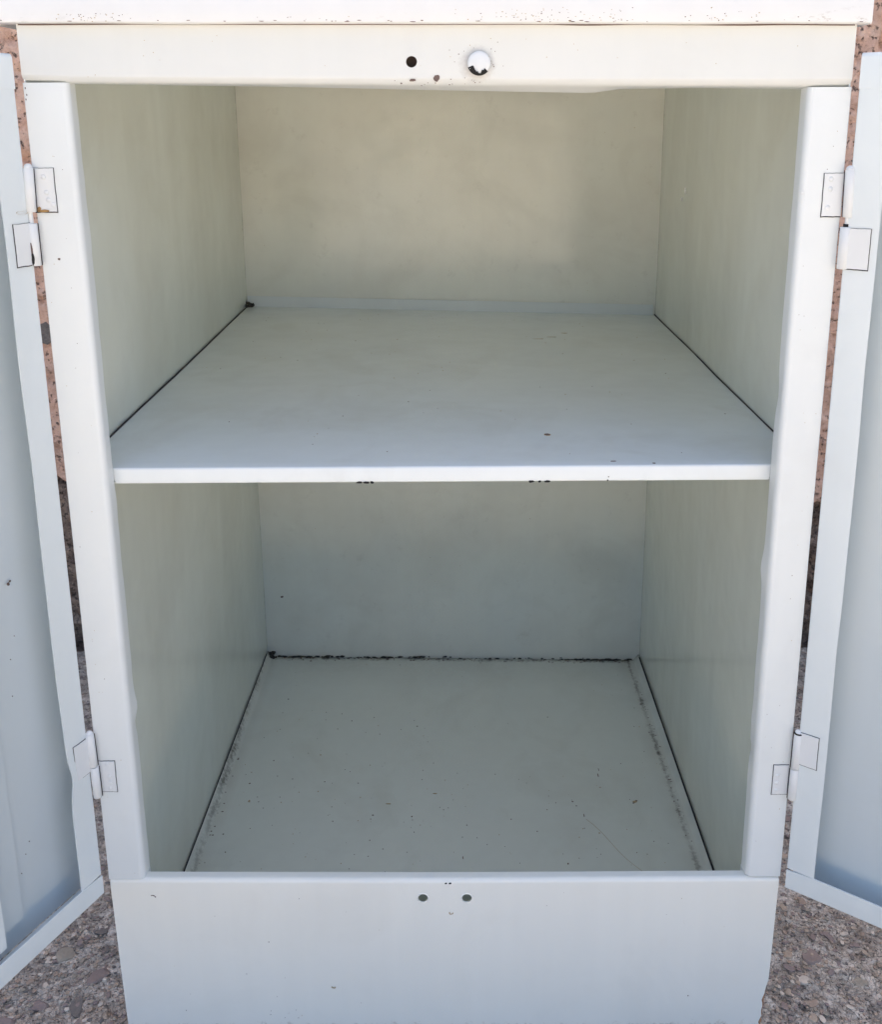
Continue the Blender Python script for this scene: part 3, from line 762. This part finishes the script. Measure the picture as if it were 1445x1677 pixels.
# underframe: hidden inner walls of jambs closing the view behind the stiles
for s in (-1, 1):
    V = []; F = []
    for z, off in ((.0178, .0034), (.158, .0012), (.7655, .0006)):
        for th_ in (0, .0008):
            for y in (.0012, .035, D + .004):
                o_ = (off if s < 0 or z > .1 else .0066) if y < .03 else .0004
                V.append((s * (.2500 - o_ - th_) + (.0062 * (y - .001) / D if s > 0 else 0), y, z))
    loop = [0, 1, 2, 5, 4, 3]
    for k in range(2):
        for i_ in range(6):
            a, b = loop[i_], loop[(i_ + 1) % 6]; F.append((6 * k + a, 6 * k + b, 6 * k + 6 + b, 6 * k + 6 + a))
    F += [(0, 1, 4, 3), (1, 2, 5, 4), (12, 13, 16, 15), (13, 14, 17, 16)]
    link('outer_skin', V, F, M_frame, left_in if s < 0 else right_in, smooth=False)

# ================================================================== DOORS
DW, DT = .2500, .0200
def door(side, base, ang, z0, z1):
    """local frame: s along the width from the hinge, d = depth behind the flange plane (towards the outer skin)"""
    dv = Vector((math.cos(ang), math.sin(ang), 0)); nv = Vector((-dv.y, dv.x, 0))
    if (Vector((0.0069, -.6131, 0)) - Vector((base[0], base[1], 0))).dot(nv) < 0: nv = -nv
    B = Vector((base[0], base[1], 0))
    d = empty('door', cab); d['label'] = 'left door of the cabinet, swung open' if side < 0 else 'right door of the cabinet, swung wide open'
    P = lambda s, dd, z: B + dv * s - nv * dd + Vector((0, 0, z))
    FW, FB, FT = .0195, z0 + .0175, z1 - .0205
    # outer skin (its back is what we see)
    def wf(u, v): return .0010 * float(vnoise(u * .25, v * .6, .09, 91 + side))
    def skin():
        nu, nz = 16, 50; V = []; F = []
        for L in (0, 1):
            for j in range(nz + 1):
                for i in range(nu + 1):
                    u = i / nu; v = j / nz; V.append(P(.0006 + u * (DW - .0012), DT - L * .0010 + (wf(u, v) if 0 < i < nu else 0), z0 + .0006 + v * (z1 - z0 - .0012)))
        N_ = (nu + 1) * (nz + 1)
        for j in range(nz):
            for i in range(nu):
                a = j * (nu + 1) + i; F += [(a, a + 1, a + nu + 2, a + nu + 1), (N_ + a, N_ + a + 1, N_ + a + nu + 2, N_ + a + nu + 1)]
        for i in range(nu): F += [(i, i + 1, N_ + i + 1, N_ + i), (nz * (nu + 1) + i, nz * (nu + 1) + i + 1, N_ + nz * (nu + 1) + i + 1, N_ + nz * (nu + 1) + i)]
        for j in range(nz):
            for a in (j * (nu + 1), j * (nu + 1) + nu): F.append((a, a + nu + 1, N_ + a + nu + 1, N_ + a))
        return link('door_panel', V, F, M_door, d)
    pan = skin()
    # flanges: (depth, inward distance); from outer skin up the edge, then inwards
    pr = [Vector(p) for p in fillet([(DT - .0012, 0), (0, 0), (0, FW)], .0012, 4)]
    inset = .0175
    def dent(z):
        a = -.0022 * math.exp(-((z - .262) / .010) ** 2) + .0006 * float(vnoise(z, 0, .07, 95 + side)) 
        return a
    def fv(u, v, t):
        e = dent(t) * (v / FW) ** 2 if side < 0 else (.0004 * float(vnoise(t, 0, .05, 97)) * (v / FW))
        lift = (.0012 * math.exp(-((t - .262) / .018) ** 2) * (v / FW)) if side < 0 else 0
        return P(v + e, u - lift, t)
    sheet('side_flange', pr, fv, list(np.linspace(FB - .0001, FT + .0001, 90)), -.0008, M_flange, d)
    def ff(u, v, t): return P(DW - v, u, t)
    sheet('side_flange', pr, ff, list(np.linspace(FB, FT, 12)), -.0008, M_flange, d)
    prb = [Vector(p) for p in fillet([(DT - .0012, 0), (0, 0), (0, FB - z0)], .0012, 4)]
    def mit(v, t):      # slightly bevelled seam against the side flange
        return t
    sheet('bottom_flange', prb, lambda u, v, t: P(t, u - .0003, z0 + v + (.0016 * max(0, 1 - t / FW) * -1 if v > .012 and t < FW else 0)), list(np.linspace(0, DW, 40)), -.0008, M_flange, d)
    prt = [Vector(p) for p in fillet([(DT - .0012, 0), (0, 0), (0, z1 - FT)], .0030, 5)]
    sheet('top_flange', prt, lambda u, v, t: P(t, u - .0003, z1 - v), list(np.linspace(0, DW, 14)), -.0008, M_flange, d)
    # stiffening channel down the door, behind the lock side
    def bx(s0, s1, d0, d1, a, b, nm, m):
        V = [P(s, q_, z) for s in (s0, s1) for q_ in (d0, d1) for z in (a, b)]
        F = [(0, 1, 3, 2), (4, 6, 7, 5), (0, 4, 5, 1), (2, 3, 7, 6), (0, 2, 6, 4), (1, 5, 7, 3)]
        return link(nm, V, F, m, d, smooth=False)
    s_in = .056 if side < 0 else .10
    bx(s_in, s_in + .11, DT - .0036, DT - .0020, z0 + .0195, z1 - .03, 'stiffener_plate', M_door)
    bx(s_in + .0232, s_in + .085, .0062, DT - .0037, z0 + .0190, z1 - .03, 'stiffener_channel', M_flange)
    if side < 0:   # black flecks low on the hinge-side edge, near the dent
        rr = random.Random(3); spx = []
        for i in range(46):
            z = rr.choice((rr.gauss(.235, .008), rr.gauss(.252, .004)))
            spx.append((P(.0014, DT - .0050 - abs(rr.gauss(0, .0016)), z), nv, Z, rr.uniform(.0004, .0012), rr.uniform(.0004, .0014), i, 0, .0005))
        o = flakes('dark_flecks', spx, [M_black], d, stuff=True)
        sp2 = [(P(.045 + rr.uniform(-.02, .02), DT - .0030, rr.uniform(.18, .55)), dv, Z, .0003, .0003, i, 0, .0003) for i in range(14)]
        sp2 += [(P(.0345, DT - .0032, .4155), dv, Z, .0010, .0011, 5, 0, .0003), (P(.033, DT - .0032, .417), dv, Z, .0007, .0008, 6, 0, .0003)]
        flakes('panel_specks', sp2, [M_steel], d, stuff=True)
    return d, P, dv, nv
dl, PLd, dvl, nvl = door(-1, (-.2526, -.0050), math.radians(-115.4), .1534, .7468)
dr, PRd, dvr, nvr = door(1, (.2521, -.0050), math.radians(-35.3), .1556, .7438)

# ================================================================== HINGES
def leaf_mesh(name, corners, nrm, th, parent, seed):
    """plate with a nicked top edge, dark sheet round it paints in gap shade and paint crack"""
    r = random.Random(seed); V = []; F = []; fm = []
    c = [Vector(p) for p in corners]; nrm = Vector(nrm).normalized(); mid = sum(c, Vector()) / 4
    out = []
    for i in range(4):
        a, b = c[i], c[(i + 1) % 4]; n = 8
        for k in range(n):
            p = a.lerp(b, k / n)
            out.append(p + (mid - p).normalized() * (r.uniform(0, .00025) if k else 0))
    n = len(out)
    V = [p + nrm * th for p in out] + [p for p in out]; b = len(V)
    F = [tuple(range(n))] + [(i, (i + 1) % n, n + (i + 1) % n, n + i) for i in range(n)]; fm = [0] * len(F)
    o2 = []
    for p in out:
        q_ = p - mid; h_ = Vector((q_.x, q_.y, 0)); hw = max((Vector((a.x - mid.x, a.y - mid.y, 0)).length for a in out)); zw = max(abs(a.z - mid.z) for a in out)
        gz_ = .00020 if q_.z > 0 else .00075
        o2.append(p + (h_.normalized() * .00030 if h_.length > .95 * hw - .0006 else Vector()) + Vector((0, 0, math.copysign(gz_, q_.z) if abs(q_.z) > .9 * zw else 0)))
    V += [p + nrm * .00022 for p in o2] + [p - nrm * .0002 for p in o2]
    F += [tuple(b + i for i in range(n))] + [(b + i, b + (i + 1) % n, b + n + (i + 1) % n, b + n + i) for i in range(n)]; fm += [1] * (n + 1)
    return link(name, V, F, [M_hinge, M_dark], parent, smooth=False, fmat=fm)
def knuckle(parent, cx_, cy_, z0, z1, r=.0030, dome=False, tilt=0, foot=False):
    prof = []
    if foot: prof += [(.0006, -.0010), (.0018, -.0006)]
    prof += [(r * .9, 0), (r, .0003), (r, z1 - z0 - .0003), (r * .92, z1 - z0)]
    if dome: prof += [(r * .80, z1 - z0 + .0004), (r * .86, z1 - z0 + .0009), (r * .6, z1 - z0 + .0022), (r * .3, z1 - z0 + .0027), (.0002, z1 - z0 + .0028)]
    o = lathe('hinge_knuckle', prof, (cx_, cy_, z0), M_hinge, parent, 24, 'Z')
    for v in o.data.vertices: v.co.x += tilt * (v.co.z - z0)
    return o
def crackline(parent, x, y, z0, z1, tilt=0):
    return strand('paint_crack', [(x + tilt * (z - z0), y, z) for z in np.linspace(z0, z1, 6)], .00032, M_dark, parent)
def dimples(parent, pts, r=.0016):
    for x, z in pts:
        o = lathe('weld_dimple', [(r, 0), (r * .9, .00025), (r * .6, .00045), (.0002, .0005)], (x, -.0011, z), M_hinge, parent, 18)
    return
YB = -.0042
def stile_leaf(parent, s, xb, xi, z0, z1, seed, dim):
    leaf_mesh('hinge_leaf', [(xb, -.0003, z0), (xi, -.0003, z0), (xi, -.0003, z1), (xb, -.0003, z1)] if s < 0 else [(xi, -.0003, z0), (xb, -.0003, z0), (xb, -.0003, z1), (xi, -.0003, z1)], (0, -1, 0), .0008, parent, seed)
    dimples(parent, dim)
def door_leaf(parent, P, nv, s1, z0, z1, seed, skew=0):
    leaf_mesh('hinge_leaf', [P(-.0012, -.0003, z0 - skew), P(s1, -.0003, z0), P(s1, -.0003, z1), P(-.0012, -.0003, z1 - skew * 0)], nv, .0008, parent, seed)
# upper left: stile leaf above, door leaf below, bare pin between
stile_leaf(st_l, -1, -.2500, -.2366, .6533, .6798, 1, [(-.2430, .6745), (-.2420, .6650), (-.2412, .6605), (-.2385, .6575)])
knuckle(st_l, -.2512, YB, .6534, .6800, dome=True, tilt=.03)
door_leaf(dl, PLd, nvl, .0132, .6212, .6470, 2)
knuckle(dl, -.2518, YB, .6203, .6465, r=.0032)
lathe('hinge_pin', [(.0014, 0), (.0014, .012)], (-.2520, YB, .6440), M_hinge, st_l, 12, 'Z')
flakes('worn_paint', [((-.2524, YB - .0033, .6285), X, Z, .0009, .0065, 3, 0, .0002), ((-.2520, YB - .0033, .6245), X, Z, .0009, .0035, 5, 1, .0004)], [M_steel, M_black], dl)
flakes('rust_stain', [((-.2450, -.0016, .6538), X, Z, .0042, .0009, 13, 0, .0001), ((-.2475, -.0016, .6550), X, Z, .0015, .0014, 14, 0, .0001)], [M_rustp], st_l)
flakes('rust_stain', [(PLd(.0045, -.0001, .6535), dvl, Z, .0050, .0010, 17, 0, .0002)], [M_rustp], dl)
# lower left: door leaf above, stile leaf below
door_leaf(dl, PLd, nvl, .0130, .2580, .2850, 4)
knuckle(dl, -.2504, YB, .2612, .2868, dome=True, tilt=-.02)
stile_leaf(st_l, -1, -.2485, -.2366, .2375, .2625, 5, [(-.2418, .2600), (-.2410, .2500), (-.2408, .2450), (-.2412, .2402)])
knuckle(st_l, -.2497, YB, .2358, .2606, tilt=-.01, foot=True)
# upper right
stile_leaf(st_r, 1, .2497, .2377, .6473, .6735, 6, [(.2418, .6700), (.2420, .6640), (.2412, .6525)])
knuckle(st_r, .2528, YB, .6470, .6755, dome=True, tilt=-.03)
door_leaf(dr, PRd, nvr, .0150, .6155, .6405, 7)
knuckle(dr, .2524, YB, .6150, .6410, r=.0034)
lathe('hinge_pin', [(.0014, 0), (.0014, .012)], (.2528, YB, .6380), M_hinge, st_r, 12, 'Z')
lathe('pin_grime', [(.0018, 0), (.0018, .0018)], (.2524, YB, .6411), M_black, dr, 12, 'Z')
# lower right
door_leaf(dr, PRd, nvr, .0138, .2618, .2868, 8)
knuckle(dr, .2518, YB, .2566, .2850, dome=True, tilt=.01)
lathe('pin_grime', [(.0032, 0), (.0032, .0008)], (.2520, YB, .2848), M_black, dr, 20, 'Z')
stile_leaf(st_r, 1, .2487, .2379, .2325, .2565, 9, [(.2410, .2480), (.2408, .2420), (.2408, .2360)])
knuckle(st_r, .2514, YB, .2312, .2560, tilt=.01, foot=True)
for par, x, z0, z1, tl in ((st_l, -.2482, .6534, .6795, .03), (st_l, -.2542, .6534, .6795, .03), (dl, -.2485, .6205, .6465, 0), (dl, -.2534, .2612, .2868, -.02), (dl, -.2473, .2612, .2868, -.02),
                           (st_l, -.2466, .2358, .2604, -.01), (st_l, -.2527, .2358, .2604, -.01), (st_r, .2498, .6470, .6752, -.03), (st_r, .2558, .6470, .6752, -.03),
                           (dr, .2488, .2566, .2850, .01), (dr, .2548, .2566, .2850, .01), (st_r, .2484, .2312, .2558, .01), (st_r, .2544, .2312, .2558, .01)):
    crackline(par, x, YB + .0012, z0, z1, tl)
